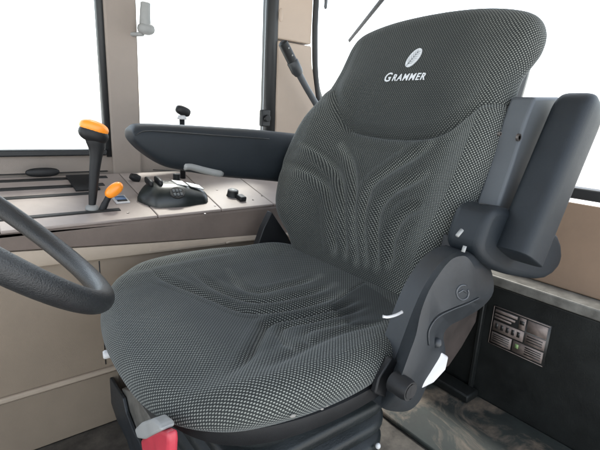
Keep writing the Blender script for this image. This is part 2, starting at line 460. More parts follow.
# ---- embroidery on the head panel
def onback(y, q, off): return bt(y, q, back_h(y, q)+off)
def text_part(s, size, centre, slant, sx, name, m, off, parent, tf, bold=.0):
    cu = bpy.data.curves.new('t', 'FONT'); cu.body = s; cu.size = size; cu.align_x = 'CENTER'; cu.offset = bold; cu.resolution_u = 3; cu.space_character = 1.22
    ob = bpy.data.objects.new('t', cu); col.objects.link(ob); bpy.context.view_layer.update()
    me = ob.to_mesh(); bm = bmesh.new(); bm.from_mesh(me); ob.to_mesh_clear()
    bmesh.ops.triangulate(bm, faces=bm.faces)
    bmesh.ops.subdivide_edges(bm, edges=[e for e in bm.edges if e.calc_length() > size*.3], cuts=2)
    V = [tf(centre[0]+(v.co.x+v.co.y*slant)*sx, centre[1]+v.co.y, off) for v in bm.verts]
    V2 = [tf(centre[0]+(v.co.x+v.co.y*slant)*sx, centre[1]+v.co.y, off-.0012) for v in bm.verts]
    bm.verts.index_update()
    F = [tuple(v.index for v in f.verts) for f in bm.faces]; n = len(V)
    E = [(e.verts[0].index, e.verts[1].index) for e in bm.edges if e.is_boundary]
    bm.free(); bpy.data.objects.remove(ob); bpy.data.curves.remove(cu)
    return build(name, V+V2, F+[(a, b, b+n, a+n) for a, b in E], m, parent, smooth=False)
LQ = .458
text_part('G', .028, (-.0585, LQ-.001), .28, 1.0, 'lettering', 'thread', .0022, backrest, lambda a, b, o: onback(a+.0, b, o), bold=.0004)
text_part('RAMMER', .0205, (.0015, LQ), .28, .98, 'lettering', 'thread', .0022, backrest, onback, bold=.0004)
e = MB(); ec = (-.001, .508); ea, eb, er = .0230, .0140, R(58)
def ell(t, s, k=1.): 
    x, y = ea*s*math.cos(t), eb*s*math.sin(t)
    return (ec[0]+x*math.cos(er)-y*math.sin(er), ec[1]+x*math.sin(er)+y*math.cos(er))
ring = [onback(*ell(2*math.pi*i/40, 1), .0020) for i in range(40)]; cen = onback(*ec, .0022)
e.add([cen]+ring+[onback(*ell(2*math.pi*i/40, 1), 0) for i in range(40)], [(0,1+i,1+(i+1)%40) for i in range(40)]+[(1+i,41+i,41+(i+1)%40,1+(i+1)%40) for i in range(40)])
emb = e.build('emblem', 'thread', backrest, smooth=False, label='silver oval embroidered emblem with leaf veins')
v = MB()
def vein(a, b, w):
    (x0,y0),(x1,y1) = a, b; dx, dy = x1-x0, y1-y0; l = math.hypot(dx, dy); nx, ny = -dy/l*w, dx/l*w
    v.add([onback(x0+nx,y0+ny,.0028),onback(x0-nx,y0-ny,.0028),onback(x1-nx*.4,y1-ny*.4,.0028),onback(x1+nx*.4,y1+ny*.4,.0028)], [(0,1,2,3)])
def el(u, w):   # local ellipse coordinates
    x, y = ea*u, eb*w; return (ec[0]+x*math.cos(er)-y*math.sin(er), ec[1]+x*math.sin(er)+y*math.cos(er))
vein(el(-.95,0), el(.8,0), .0006)
for k in range(6):
    u = -.7+.24*k
    for sg in (-1, 1): vein(el(u, 0), el(min(.85, u+.38), sg*.8*math.sqrt(max(.05,1-min(.85,u+.38)**2))), .00055)
v.build('leaf_veins', 'thread_dark', emb, smooth=False)

# ---- backrest shell
SH = [(-w*.93, q) for q, w in WQ[1:]]+[(w*.83, q) for q, w in WQ[1:][::-1]]
loops = []
for off, sc in ((-.045, .97), (-.075, 1.0), (-.10, .96), (-.115, .84)):
    loops.append([bt(y*sc, (q-.3)*sc+.3, off) for y, q in SH])
q_ = MB(); q_.loft(loops); q_.build('backrest_shell', 'black_plastic', seat, angle=60)

# ---- side column with the screw (carries the near armrest)
def prismY(name, pix, ya, yb, m, parent, bevel=.003, yref=None, lref=None, inset=0, sm=0, **k):
    """polygon traced in a plane of constant Y, given real thickness from ya to yb"""
    yr = yb if yref is None else yref
    if sm: pix = [(q.x, q.y) for q in catmull([(a, b, 0) for a, b in pix], sm, True)]
    A = [atY(px, py, yr) for px, py in pix]
    if lref is not None:
        mx = sum(q[0] for q in pix)/len(pix); A = [atY(px, py, lref if px < mx else yr) for px, py in pix]
    c = sum(A, Vector())/len(A)
    q = MB(); q.loft([[Vector((p.x, ya, p.z)) for p in A], [Vector((p.x+(c.x-p.x)*inset, yb, p.z+(c.z-p.z)*inset)) for p in A]])
    return q.build(name, m, parent, bevel=bevel, **k)
def line3(pix, y): return [atY(a, b, y) for a, b in pix]
armcol = prismY('armrest_column', [(514,97),(540,97),(552,104),(543,180),(520,262),(472,256),(466,238),(478,205),(493,160),(505,120)], .262, .306, 'shell_plastic', seat, bevel=.006, seg=3, yref=.268,
       label='grey side column behind the backrest bolster')
for px, py, rr in ((519,137.5,.0065), (500,134,.0035)):
    p = atY(px, py, .306)
    q_ = MB(); q_.tube([p+Vector((0,-.003,0)), p+Vector((0,.0012,0)), p+Vector((0,.0012,0)), p+Vector((0,.0006,0))], [rr, rr, rr*.55, rr*.5], n=20)
    q_.build('screw', 'screw', armcol, angle=30)
# seam on the column
q_ = MB(); a, b = atY(479,203,.3068), atY(503,207,.3068); q_.tube([a, b], .0007, n=6); q_.build('seam_line', 'seal', armcol)

# ---- near armrest, folded up outside the column
def armrest_pad(name, spine, wid, thick, y0, y1, m, parent, **k):
    """pad swept along a spine lying in a plane of constant Y; rounded box section"""
    sp = catmull(spine, 24); loops = []; n = len(sp)
    for i, p in enumerate(sp):
        t = (sp[min(i+1,n-1)]-sp[max(i-1,0)]).normalized(); s = t.cross(Vector((0,1,0)))
        w = wid(i/(n-1)); loop = []
        for a in range(28):
            th = 2*math.pi*a/28; c_, s_ = math.cos(th), math.sin(th)
            x = math.copysign(abs(c_)**.5, c_); z = math.copysign(abs(s_)**.5, s_)
            sh = thick(i/(n-1))
            loop.append(p+s*(x*w)+Vector((0, (y0+y1)/2-p.y+z*(y1-y0)/2*sh, 0)))
        loops.append(loop)
    q = MB(); q.loft(loops); return q.build(name, m, parent, **k)
p0, p1, p2, p3 = atY(523,250,.355), atY(536,218,.355), atY(562,155,.355), atY(586,98,.355)
ends = lambda t: max(.0015, 1-(1-t/.12)**2)**.5 if t < .12 else (max(.0015, 1-(1-(1-t)/.12)**2)**.5 if t > .88 else 1)
narm = armrest_pad('armrest', [p0+(p0-p1)*.28, p0, p1, p2, p3], lambda t: (.045)*ends(t), lambda t: .55+.45*ends(t), .318, .385, 'arm_plastic', seat,
       label='near armrest folded upright beside the backrest', angle=60)
prismY('pivot_housing', [(479,205),(503,208),(520,214),(545,232),(548,258),(532,275),(505,273),(487,268),(472,260),(464,248),(467,230)], .262, .330, 'arm_plastic', seat, bevel=.014, seg=5, yref=.300, sm=3)
prismY('pivot_arm', [(452,236),(468,232),(480,250),(478,270),(466,262),(446,256)], .250, .285, 'black_plastic', seat, bevel=.004, seg=3, yref=.268)
for (a, b), (c_, d_) in (((457,236),(462,230)), ((463,252),(465,246))):
    q_ = MB(); q_.tube([atY(a, b, .335), atY(c_, d_, .335)], .003, n=8); q_.build('clip', 'grey_plastic', seat)

# ---- reclining side cover
outer = [(456,247),(470,252),(481,266),(484,288),(473,303),(455,314),(441,321),(434,331),(436,349),(428,364),(418,380),(410,396),(398,405),(380,404),(372,398),(376,378),(386,352),(394,330),(403,306),(413,284),(427,263),(441,251)]
face = [(461,256),(468,258),(475,270),(478,297),(467,302),(452,308),(436,316),(429,330),(430,347),(423,361),(413,377),(406,390),(399,396),(396,396),(396,390),(402,374),(410,352),(416,335),(421,312),(429,291),(440,273),(451,260)]
outer, face = [[(q.x, q.y) for q in catmull([(a, b, 0) for a, b in l_], 4, True)] for l_ in (outer, face)]
L0 = [Vector((p.x,.262,p.z)) for p in line3(outer,.276)]; L1 = [Vector((p.x,.296,p.z)) for p in line3(outer,.276)]; L2 = line3(face,.338)
q_ = MB(); q_.loft([L0, L1, L2]); 
cover = q_.build('side_cover', 'bracket_plastic', seat, bevel=.0022, seg=3, label='slate grey plastic cover over the recline joint')
# spiral mark on the cover
sp = []; c0 = (463,293)
for i in range(26):
    t = i/25; a = R(60)+t*R(330); r = 7.0-1.6*t
    sp.append(atY(c0[0]+r*math.cos(a), c0[1]-r*1.15*math.sin(a), .3385))
q_ = MB(); q_.tube(sp, .0016, n=8); q_.tube([atY(458,293,.3385), atY(463,290,.3385), atY(467,293,.3385)], .0014, n=8)
q_.build('spiral_mark', 'mark', cover)
# curved lower lip of the cover and the dark recess under it
lip = catmull(line3([(429,345),(429,331),(437,318),(452,310),(467,304),(479,298)], .339), 6)
q_ = MB(); q_.tube(lip, .0014, n=8); q_.build('cover_lip', 'bracket_plastic', cover)
p = atY(437,343,.325); q_ = MB(); q_.ellipsoid(p, [(.008,0,0),(0,.008,0),(0,0,.009)]); q_.build('pivot_bolt', 'bracket_plastic', cover)
# notch panel at the front bottom of the cover
prismY('cover_flap', [(379,379),(392,358),(406,366),(398,384),(386,398),(375,394)], .296, .307, 'black_plastic', cover, bevel=.0025)
# round knob
kc = atY(408,390,.352)
q_ = MB(); q_.tube([Vector((kc.x,.325,kc.z)), Vector((kc.x,.349,kc.z)), Vector((kc.x,.357,kc.z)), Vector((kc.x,.358,kc.z)), Vector((kc.x,.354,kc.z)), Vector((kc.x,.354,kc.z))],
                   [.0165,.0165,.0145,.0115,.0105,.0005], n=36)
q_.build('round_knob', 'black_plastic', seat, angle=25)
# rear support of the joint: dark bronze bracket behind
prismY('recline_bracket', [(430,318),(456,306),(480,298),(476,322),(462,347),(449,366),(436,374),(426,362)], .272, .284, 'bronze', seat, bevel=.002, yref=.284)
# white lever plate below the cover
prismY('lever_plate', [(438,350),(449,357),(446,370),(434,383),(422,389),(426,374)], .300, .308, 'white_plastic', seat, bevel=.003,
       label='white lever tip under the side cover')
prismY('recline_bracket', [(272,212),(264,228),(257,248),(275,254),(296,252),(288,236)], -.285, -.262, 'black_plastic', seat, bevel=.002, yref=-.262)
# thin pale strap end
q_ = MB(); q_.tube(catmull([atY(383,316.5,.30), atY(388,317,.303), atY(396,315,.305), atY(402,312,.305)], 5), [.0026,.0022]+[.0022]*12+[.0028], n=8)
q_.build('cord_end', 'white_plastic', seat)

# ---- far armrest, folded down
SPX = [(.318,.297),(.29,.29),(.24,.285),(.12,.268),(-.02,.255),(-.14,.25)]
far_t = [atY(*p, -.34) for p in [(128,131),(130,127),(137,123.5),(165,124),(205,126),(250,129),(290,133),(330,137)]]
far_b = [atY(*p, -.34) for p in [(128,134),(131,142),(142,153),(161,165),(180,170),(215,176),(262,180),(300,184)]]
q_ = MB(); loops = []
tt = catmull(far_t, 4); bb = catmull(far_b, 4); nn = len(tt)
for i in range(nn):
    a, b = tt[i], bb[i]; loop = []
    w = .034*min(1, .25+(i/(nn-1)/.12))
    for k in range(32):
        th = 2*math.pi*k/32; c_, s_ = math.cos(th), math.sin(th)
        z = math.copysign(abs(s_)**.6, s_); y = math.copysign(abs(c_)**.6, c_)
        m_ = (a+b)/2; loop.append(m_+(a-b)*.5*z+Vector((0, y*w*(1 if z < .3 else 1-.22*(z-.3)), 0)))
    loops.append(loop)
q_.loft(loops); farm = q_.build('armrest', 'arm_plastic', seat, angle=70, label='far armrest folded down over the console')
q_ = MB(); q_.tube([p+Vector((0,.036,0)) for p in catmull([atY(*p, -.34) for p in [(131,134),(140,130),(165,131),(205,134),(262,138)]], 5)], .0012, n=6)
q_.build('armrest_seam', 'seal', farm)
q_ = MB(); pts = [atY(183,166.5,-.318), atY(190,166,-.318), atY(205,170,-.318), atY(222,174,-.318)]
q_.tube(catmull(pts, 4), [.006]+[.0098]*11+[.007], n=20, flat=1.3); q_.build('tilt_knob', 'grey_plastic', farm, label='grey tilt roller under the far armrest')

# ---- plastic pan under the cushion
def ring_loop(sc, z, grow=0., xs=0):
    P = resample(catmull([(a, b, 0) for a, b in C_OUT], 8, True), 160); c = Vector((.215, .0, 0)); out = []
    for p in P:
        d = (p-c); out.append(c+d*sc+d.normalized()*grow+Vector((xs,0,z)))
    return out
q_ = MB(); q_.loft([ring_loop(.92, -.048, 0, -.012), ring_loop(.975, -.056, 0, -.012), ring_loop(.975, -.080, 0, -.012), ring_loop(.93, -.094, 0, -.012), ring_loop(.80, -.100, 0, -.012)])
pan = q_.build('seat_pan', 'black_plastic', seat, angle=60)
for px, py, w in ((293,416,4.5), (322,409,3), (327,406,2)):
    p = atY(px, py, .296); q_ = MB()
    q_.ellipsoid(p, [(.0045*w/4,0,.001),(0,.0012,0),(0,0,.0024*w/4)], n=10, m=6); q_.build('worn_spot', 'worn_edge', pan)
for px, py, L in ((347,404,5), (357,402,6)):
    q_ = MB(); q_.tube([atY(px, py, .292), atY(px+L, py-1, .292)], .0018, n=6); q_.build('worn_spot', 'worn_edge', pan)

# ---- suspension bellows
def rr(hx, hy, r, cx, cy, z, n=10):
    out = []
    for (sx, sy, a0) in ((1,1,0),(-1,1,90),(-1,-1,180),(1,-1,270)):
        for i in range(n):
            a = R(a0+90*i/(n-1)); out.append(Vector((cx+sx*(hx-r)+r*math.cos(a), cy+sy*(hy-r)+r*math.sin(a), z)))
    return out
loops = []; z = -.098; hx, hy = .175, .245
for k in range(6):
    g = .012*k
    for dz, dr in ((0, -.020), (-.004, -.004), (-.012, 0), (-.022, 0), (-.030, -.004), (-.034, -.020), (-.040,-.022)):
        loops.append(rr(hx+dr, hy+dr, .07, .215, .0, z+dz))
    z -= .044
q_ = MB(); q_.loft(loops); bel = q_.build('suspension_bellows', 'bellows_rubber', seat, angle=80, label='ribbed rubber bellows under the cushion')
q_ = MB(); q_.box((.02,-.22,-.448), (.40,.22,z+.0)); q_.build('base_plate', 'dark_panel', seat, bevel=.006)
# small end clips seen by the bellows
p = atY(378,446,.25); q_ = MB(); q_.ellipsoid(p, [(.005,0,0),(0,.005,0),(0,0,.006)], n=12, m=8); q_.build('bolt_head', 'white_plastic', seat)

# ---- levers at the front left of the seat
p = atX(107,354,.43); p2 = atX(124,350,.40)
def knob_at(px, py, x): return atX(px, py, x)
a = atZ(103,355,-.075); b = atZ(118,352,-.075)
q_ = MB(); q_.tube([a, a.lerp(b,.12), a.lerp(b,.5), b], [.006,.0078,.0072,.006], n=20); q_.build('adjuster_pin', 'white_plastic', seat, angle=40, label='small white adjuster pin under the cushion edge')
# dark flap at the front corner and arm
def xprism(name, pix, xa, xb, xref, m, parent, bevel=.002, dpx=0, **k):
    A = [atX(px+dpx, py, xref) for px, py in pix]; q = MB()
    q.loft([[Vector((xa, p.y, p.z)) for p in A], [Vector((xb, p.y, p.z)) for p in A]]); return q.build(name, m, parent, bevel=bevel, **k)
xprism('corner_flap', [(110,376),(118,389),(124,398),(127,412),(134,430),(146,452),(160,480),(140,480),(128,440),(118,420),(112,402)], .40, .408, .405, 'bracket_plastic', seat)
xprism('lever_arm', [(123,388),(134,392),(146,410),(156,425),(190,470),(160,480),(140,440),(128,410)], .375, .398, .395, 'steel', seat)
hc = atX(160,441,.43)
xprism('release_handle', [(143,440),(150,434),(163,430),(170,433),(171,444),(170,466),(150,474),(145,454)], .478, .492, .492, 'red_plastic', seat, dpx=-3, bevel=.005, seg=3, label='red release handle under the front of the cushion')
xprism('handle_cap', [(138,429),(144,423),(156,419),(163,425),(165,431),(157,435),(148,440),(141,439)], .476, .495, .495, 'grey_plastic', seat, dpx=-4, bevel=.005, seg=3, label='pale cap on top of the red handle')

# ================================================================== THE CAB
cab = thing('tractor_cab', 'beige tractor cab interior with pillars, windows and side panels round the seat', 'cab', (0, 0, -.45))
YS = -.68
def post(name, poly, ya, yb, m, **k):      # poly: (x,z) list
    q = MB(); q.loft([[Vector((x, ya, z)) for x, z in poly], [Vector((x, yb, z)) for x, z in poly]])
    return q.build(name, m, cab, **k)
ZT = 1.05
# front pillar on the right side of the cab, wide beige post
lp = post('pillar', [(.202,.13),(.286,.13),(.292,ZT),(.198,ZT)], YS-.06, YS, 'pillar_beige', bevel=.006, seg=3, label='plain beige window post with small grey clip')
post('window_seal', [(.287,.20),(.300,.20),(.305,ZT),(.293,ZT)], YS-.045, YS-.006, 'seal')
# rear pillar in two trims
post('pillar', [(-.288,.10),(-.50,.10),(-.478,.40),(-.445,.53),(-.438,.596),(-.284,.596)], YS-.06, YS+.008, 'cream', bevel=.006, seg=3, label='lower cream trim of the rear post, flared at its foot')
up = post('pillar', [(-.284,.602),(-.438,.602),(-.436,ZT),(-.284,ZT)], YS-.06, YS+.004, 'cream', bevel=.006, seg=3, label='upper cream trim of the rear post with oval cap')
post('window_seal', [(-.258,.20),(-.287,.20),(-.283,ZT),(-.254,ZT)], YS-.05, YS+.004, 'seal')
q_ = MB(); q_.tube(catmull([(-.455,YS,ZT),(-.452,YS,.75),(-.457,YS,.60),(-.478,YS,.45),(-.515,YS,.36),(-.56,YS,.30),(-.62,YS,.26)], 6), .011, n=14); q_.build('window_seal', 'seal', cab)
q_ = MB(); q_.tube(catmull([(-.478,YS-.02,ZT),(-.476,YS-.02,.75),(-.482,YS-.02,.60),(-.500,YS-.02,.47),(-.54,YS-.02,.39),(-.60,YS-.02,.33)], 6), .006, n=14); q_.build('window_seal', 'grey_plastic', cab)
p = atY(281,15,YS+.004); q_ = MB(); q_.ellipsoid(p, [(.010,0,0),(0,.004,0),(0,0,.022)], n=20, m=12); q_.build('oval_cap', 'cream', up)
# latch
lt = MB(); p = atY(263,118,YS); lt.box((p.x-.019,YS+.0,p.z-.029), (p.x+.017,YS+.02,p.z+.029)); latch = lt.build('window_latch', 'seal', cab, bevel=.004)
cyl('latch_knob', (p.x,YS+.02,p.z), (p.x,YS+.034,p.z), .012, 'black_plastic', latch, bevel=.002)
# clip on front pillar
cl = MB(); a = atY(135,33,YS+.03); cl.tube([Vector((a.x-.0,YS-.005,a.z)), Vector((a.x-.022,YS+.03,a.z))], .006, n=12)
b = atY(146,29,YS+.03); cl.ellipsoid(b, [(.024,0,0),(0,.018,0),(0,0,.016)], n=20, m=10, pw=.8)
cl.tube([atY(145,26,YS+.03), atY(145,14,YS+.03), atY(145.5,3,YS+.03), atY(145.5,1.5,YS+.03)], [.0155,.0145,.0135,.008], n=16); cl.build('pillar_clip', 'grey_plastic', lp, angle=50)
# window sills, lower wall
q_ = MB(); q_.box((-.50,YS-.06,.10), (1.3,YS-.012,.212)); q_.build('window_sill', 'pillar_beige', cab, bevel=.003)
q_ = MB(); q_.box((.302,YS-.03,.205), (1.3,YS+.004,.222)); q_.build('window_seal', 'seal', cab, bevel=.004)
q_ = MB(); q_.box((-.253,YS-.05,.213), (.2,YS-.018,.222)); q_.build('window_seal', 'seal', cab, bevel=.003)
q_ = MB(); q_.box((-.57,YS-.06,-.45), (1.3,YS-.008,.098)); q_.build('side_wall', 'beige_panel', cab)
q_ = MB(); q_.box((-.57,YS-.058,.10), (-.505,YS-.012,.222)); q_.build('side_wall', 'beige_panel', cab, bevel=.003)
for x0, x1, z0 in ((.30,1.28,.21), (-.255,.2,.21)):
    q_ = MB(); q_.box((x0,YS-.034,z0), (x1,YS-.030,ZT)); q_.build('window_pane', 'glass', cab)
# grey stalk with black grip in front of the rear post
st = [atY(283,43,-.60), atY(286,49,-.60), atY(292,61,-.60), atY(297,71,-.60), atY(299,74,-.60), atY(306,87,-.60), atY(316,104,-.60), atY(334,140,-.60)]
q_ = MB(); q_.tube([st[3], st[4], st[5], st[6], st[7]], [.014,.012,.0115,.0115,.0115], n=18); stalk = q_.build('belt_stalk', 'shell_plastic', cab, angle=50, label='grey angled stalk with dark grip before the rear post')
q_ = MB(); q_.tube([st[0]+(st[0]-st[1])*.25, st[0], st[1], st[2], st[2]], [.010,.0165,.0175,.0175,.015], n=22); q_.build('grip', 'black_plastic', stalk, angle=40)
q_ = MB(); q_.tube([st[2], st[2].lerp(st[3],.1), st[3], st[4]], [.0175,.0205,.020,.016], n=22); q_.build('collar', 'bracket_plastic', stalk, angle=40)
for t in (.3, .7):
    q = st[0].lerp(st[2], t); q_ = MB(); q_.ellipsoid(q+Vector((0,.0172,0)), [(.003,0,0),(0,.002,0),(0,0,.003)], n=10, m=6); q_.build('grip_button', 'grey_plastic', stalk)

# floor, rear wall, roof, posts on the near side
q_ = MB(); q_.box((-.58,-.74,-.47), (1.4,.78,-.45)); fl = q_.build('floor', 'floor_dark'); fl['kind'] = 'structure'
XR = -.5
q_ = MB(); q_.box((XR-.06,-.672,-.449), (XR,.78,-.088)); q_.build('rear_wall', 'dark_panel', cab, bevel=.004, label='black lower rear wall carrying the decal')
q_ = MB(); q_.box((XR-.10,-.672,-.086), (XR+.006,.78,-.058)); q_.build('rear_ledge', 'steel', cab, bevel=.004, label='worn metal ledge along the rear wall')
q_ = MB(); q_.slab([(XR-.06,-.672,-.056),(XR-.06,.78,-.056),(XR-.13,.78,.16),(XR-.13,-.672,.16)], (-1,0,-.3), .03); q_.build('rear_panel', 'wall_brown', cab, bevel=.003, label='tan panel above the rear ledge')
q_ = MB(); q_.box((-.71,-.56,.165), (-.66,.78,.195)); q_.build('window_seal', 'seal', cab, bevel=.004)
arc = [Vector((-.57-.13*math.sin(a), -.58-.132*math.cos(a), 0)) for a in [R(90)*i/12 for i in range(13)]]
path = [Vector((-.45,-.712,0))]+arc+[Vector((-.70,.74,0))]; k_ = len(path)
q_ = MB(); q_.add([p+Vector((0,0,.222)) for p in path]+[p+Vector((0,0,ZT)) for p in path], [(i, i+1, i+1+k_, i+k_) for i in range(k_-1)])
q_.build('window_pane', 'glass', cab, label='one sheet of glass curving round the rear corner')
q_ = MB(); q_.loft([[p+Vector((0,0,-.45)) for p in arc]+[p*.97+Vector((0,0,-.45)) for p in arc[::-1]], [p+Vector((0,0,.222)) for p in arc]+[p*.97+Vector((0,0,.222)) for p in arc[::-1]]], cap=True)
q_.build('side_wall', 'beige_panel', cab, smooth=False)
q_ = MB(); q_.box((-.76,.70,-.45), (-.69,.78,ZT)); q_.build('pillar', 'cream', cab, bevel=.005, label='rear corner post on the near side')
q_ = MB(); q_.box((1.3,-.74,-.45), (1.36,-.68,ZT)); q_.build('pillar', 'cream', cab, bevel=.005, label='front corner post on the far side')
q_ = MB(); q_.box((1.3,.72,-.45), (1.36,.78,ZT)); q_.build('pillar', 'cream', cab, bevel=.005, label='front corner post on the near side')
q_ = MB(); q_.box((-.80,-.76,ZT), (1.4,.80,ZT+.05)); q_.build('unseen_roof', 'unseen_roof', cab, bevel=.01)  # out of view, added to shade the cab interior
# pressed-steel plate on the floor, and mud patch
q_ = MB(); P = [(-.215,-.16),(-.20,.05),(-.196,.72),(-.498,.72),(-.498,-.16)]
q_.loft([[Vector((x,y,-.449)) for x,y in P], [Vector((x,y,-.436)) for x,y in P]]); fp = q_.build('floor_plate', 'floor_plate', cab, bevel=.004, label='scuffed green-grey floor plate beside the seat')
q_ = MB(); q_.box((-.488,-.06,-.4345), (-.43,.135,-.41)); q_.build('floor_step', 'dark_panel', cab, bevel=.005)
# ribs on dark wall
for y in (-.02, .10): 
    q_ = MB(); q_.box((XR,y,-.44), (XR+.018,y+.012,-.09)); q_.build('wall_rib', 'dark_panel', cab, bevel=.003)

# decal on the rear wall
dx = XR+.002
def wallrect(y0, y1, z0, z1, x0, t, name, m, parent, r=0):
    q = MB(); q.box((x0,y0,z0), (x0+t,y1,z1)); return q.build(name, m, parent, bevel=r)
A = atX(493,304,dx); B = atX(489,343,dx); ly0 = (A.y+B.y)/2-.0; lz1 = A.z; lz0 = B.z
LW = .155
decal = wallrect(ly0, ly0+LW, lz0, lz1, dx-.0015, .0025, 'warning_decal', 'label_black', cab, r=.0)
decal['label'] = 'black framed service decal with pale boxes'
H = lz1-lz0; zf = lambda t: lz1-H*t
def lr(u0, u1, t0, t1, m, nm, lift=.0015): return wallrect(ly0+LW*u0, ly0+LW*u1, zf(t1), zf(t0), dx+.001, lift, nm, m, decal)
lr(.012,.985,.012,.03,'label_pale','decal_border'); lr(.012,.985,.97,.985,'label_pale','decal_border'); lr(.012,.02,.031,.969,'label_pale','decal_border')
for (u0,u1,t0,t1) in ((.05,.45,.08,.15),(.05,.42,.19,.24),(.05,.36,.27,.31),(.49,.60,.06,.34),(.63,.96,.06,.34),(.05,.60,.37,.62),(.63,.96,.37,.62),(.05,.42,.66,.93),(.45,.96,.66,.93)):
    lr(u0,u1,t0,t1,'label_pale','decal_box')
for u in (.09,.19,.29,.39,.49): lr(u,u+.05,.42,.55,'label_black','decal_mark',.0025)
lr(.50,.58,.13,.22,'label_black','decal_mark',.0025); lr(.49,.55,.72,.82,'label_green','decal_mark',.0025)
for t in (.70,.75,.80,.86): lr(.08,.38,t,t+.022,'label_black','decal_mark',.0025); lr(.66,.93,t,t+.022,'label_black','decal_mark',.0025)
for t in (.42,.48,.54): lr(.66,.92,t,t+.02,'label_black','decal_mark',.0025)

# wiper outside the rear quarter window
wxp = -.725
wip = thing('window_wiper', 'dark wiper blade slanting across the rear window, above the backrest', 'wiper', atX(365,20,wxp))
q_ = MB(); q_.tube([atX(349,41,wxp), atX(384,-3,wxp), atX(400,-24,wxp)], [.008,.010,.010], n=10, flat=.6); q_.build('blade', 'seal', wip)
q_ = MB(); q_.tube([atX(356,33,wxp-.016), atX(388,-6,wxp-.016)], .006, n=8); q_.build('arm', 'shell_plastic', wip)
hs = thing('hanging_strap', 'short dark strap end hanging beside the upper rear post', 'strap', atY(325,0,YS-.05))
q_ = MB(); a = atY(325.5,9,YS+.02); q_.tube([a, a+Vector((0,0,.006)), a+Vector((0,0,.25))], [.004,.0075,.0075], n=12, flat=.6); q_.build('strap_end', 'shell_plastic', hs)

# lower side panels under the console
yf = -.36
def zfas(x): return .0+(.038-.0)*(x+.04)/(.51)
X0, X1 = -.42, 1.25
q_ = MB(); q_.loft([[Vector((x, yf-.03, z)) for x, z in ((X0,.05),(X1,.05),(X1,-.448),(X0,-.448))], [Vector((x, yf-.008, z)) for x, z in ((X0,zfas(X0)-.004),(X1,zfas(X1)-.004),(X1,-.448),(X0,-.448))]])
q_.build('side_panel', 'beige_panel', cab, bevel=.003, label='beige lower panel under the console')
# ledge: rounded pale strip
q_ = MB(); LZ = lambda x: zfas(x)-.012
lo = []
for x in (X0, .3, X1):
    z1 = zfas(x)-.003; z0 = .003-.016*(x-.473)/(-.485) if x < 9 else 0
    lo.append([Vector((x,yf-.02,z1)), Vector((x,yf+.002,z1)), Vector((x,yf+.008,z0+.006)), Vector((x,yf+.006,z0)), Vector((x,yf-.02,z0-.004))])
q_.loft(lo); q_.build('panel_ledge', 'ledge', cab, bevel=.002, label='pale ledge strip below the console front')
# highlight line low on the panel, put in as a paler raised strip
q_ = MB(); q_.box((.385,yf-.01,-.302), (X1,yf+.001,-.288)); q_.build('trim_highlight', 'ledge', cab, bevel=.004)
q_ = MB(); q_.box((.384,yf-.009,-.448), (X1,yf-.0045,-.304)); q_.build('panel_skirt', 'beige_panel', cab, bevel=.002)
# vertical seam
a = atY(100,262,yf); q_ = MB(); q_.box((a.x-.0012,yf-.009,-.28), (a.x+.0012,yf-.0072,a.z)); q_.build('panel_seam', 'seal', cab)
# small handle on ledge
q_ = MB(); q_.tube([atY(226,243,yf+.012), atY(230,241.5,yf+.012), atY(252,239.5,yf+.012), atY(268,238.5,yf+.012)], [.003,.0042,.0042,.0042], n=10); q_.build('ledge_handle', 'ledge', cab)

# ================================================================== CONSOLE
cons = thing('control_console', 'beige side console with levers, slots and switches behind the far armrest', 'console', (.3, -.5, -.0))
def ctop(x, y, h=0): return Vector((x, y, .02-.2*y+h))
q_ = MB(); XA, XB = -.42, 1.25
prof = [(yf-.012,.0), (yf,.0), (yf,.002), (yf-.004,.0)]
lo = []
for x in (XA, .3, XB):
    zb = zfas(x)
    lo.append([Vector((x,-.66,zb)), Vector((x,yf+.004,zb)), Vector((x,yf+.006,ctop(x,yf).z-.014)), Vector((x,yf+.002,ctop(x,yf).z-.008)), Vector((x,-.66,ctop(x,-.66).z-.008))])
q_.loft(lo); q_.build('console_front', 'fascia', cons, bevel=.004, seg=3, label='brown front face of the console')
# top skin split into plates with fine joints
cn = Vector((0,.2,1)).normalized()
xs = [XA, -.07, .10, .275, .60, XB]; 
for i in range(len(xs)-1):
    xa, xb = xs[i]+.0009, xs[i+1]-.0009
    # joints lean a little, as in the photo
    k = .02 if i < 3 else 0; k2 = .02 if i+1 < 3 else 0
    q_ = MB(); q_.slab([ctop(xa,yf+.004,-.0075), ctop(xb,yf+.004,-.0075), ctop(xb-k2,-.668,-.0075), ctop(xa-k,-.668,-.0075)], cn, .0075)
    q_.build('console_plate', 'console_top', cons, bevel=.0025, seg=3)
def strip(px0, py0, px1, py1, w, m='slot', name='slot', h=.0012, lift=.0):
    a, b = con(px0, py0), con(px1, py1); d = (b-a).normalized(); s = cn.cross(d)*w*.5
    q = MB(); q.slab([a+s+cn*lift, b+s+cn*lift, b-s+cn*lift, a-s+cn*lift], cn, h); return q.build(name, m, cons, bevel=.0004)
def stripx(x0, x1, y, w, **k):
    q = MB(); q.slab([ctop(x0,y-w/2), ctop(x1,y-w/2), ctop(x1,y+w/2), ctop(x0,y+w/2)], cn, .0012); return q.build('slot', 'slot', cons)
for (xr, py, w) in ((108,164,.020),(107,170.5,.018),(107,177,.018),(104,184.5,.020)):
    e_ = con(xr, py); stripx(e_.x, .72, e_.y+.0, w)
a = con(80,164); b = con(73,185); q_ = MB(); q_.slab([ctop(.372,-.755,.0014), ctop(.43,-.755,.0014), ctop(.43,-.545,.0014), ctop(.372,-.545,.0014)] if False else [ctop(a.x,-.655,.0014), ctop(a.x+.06,-.655,.0014), ctop(a.x+.06,-.54,.0014), ctop(a.x,-.54,.0014)], cn, .004)
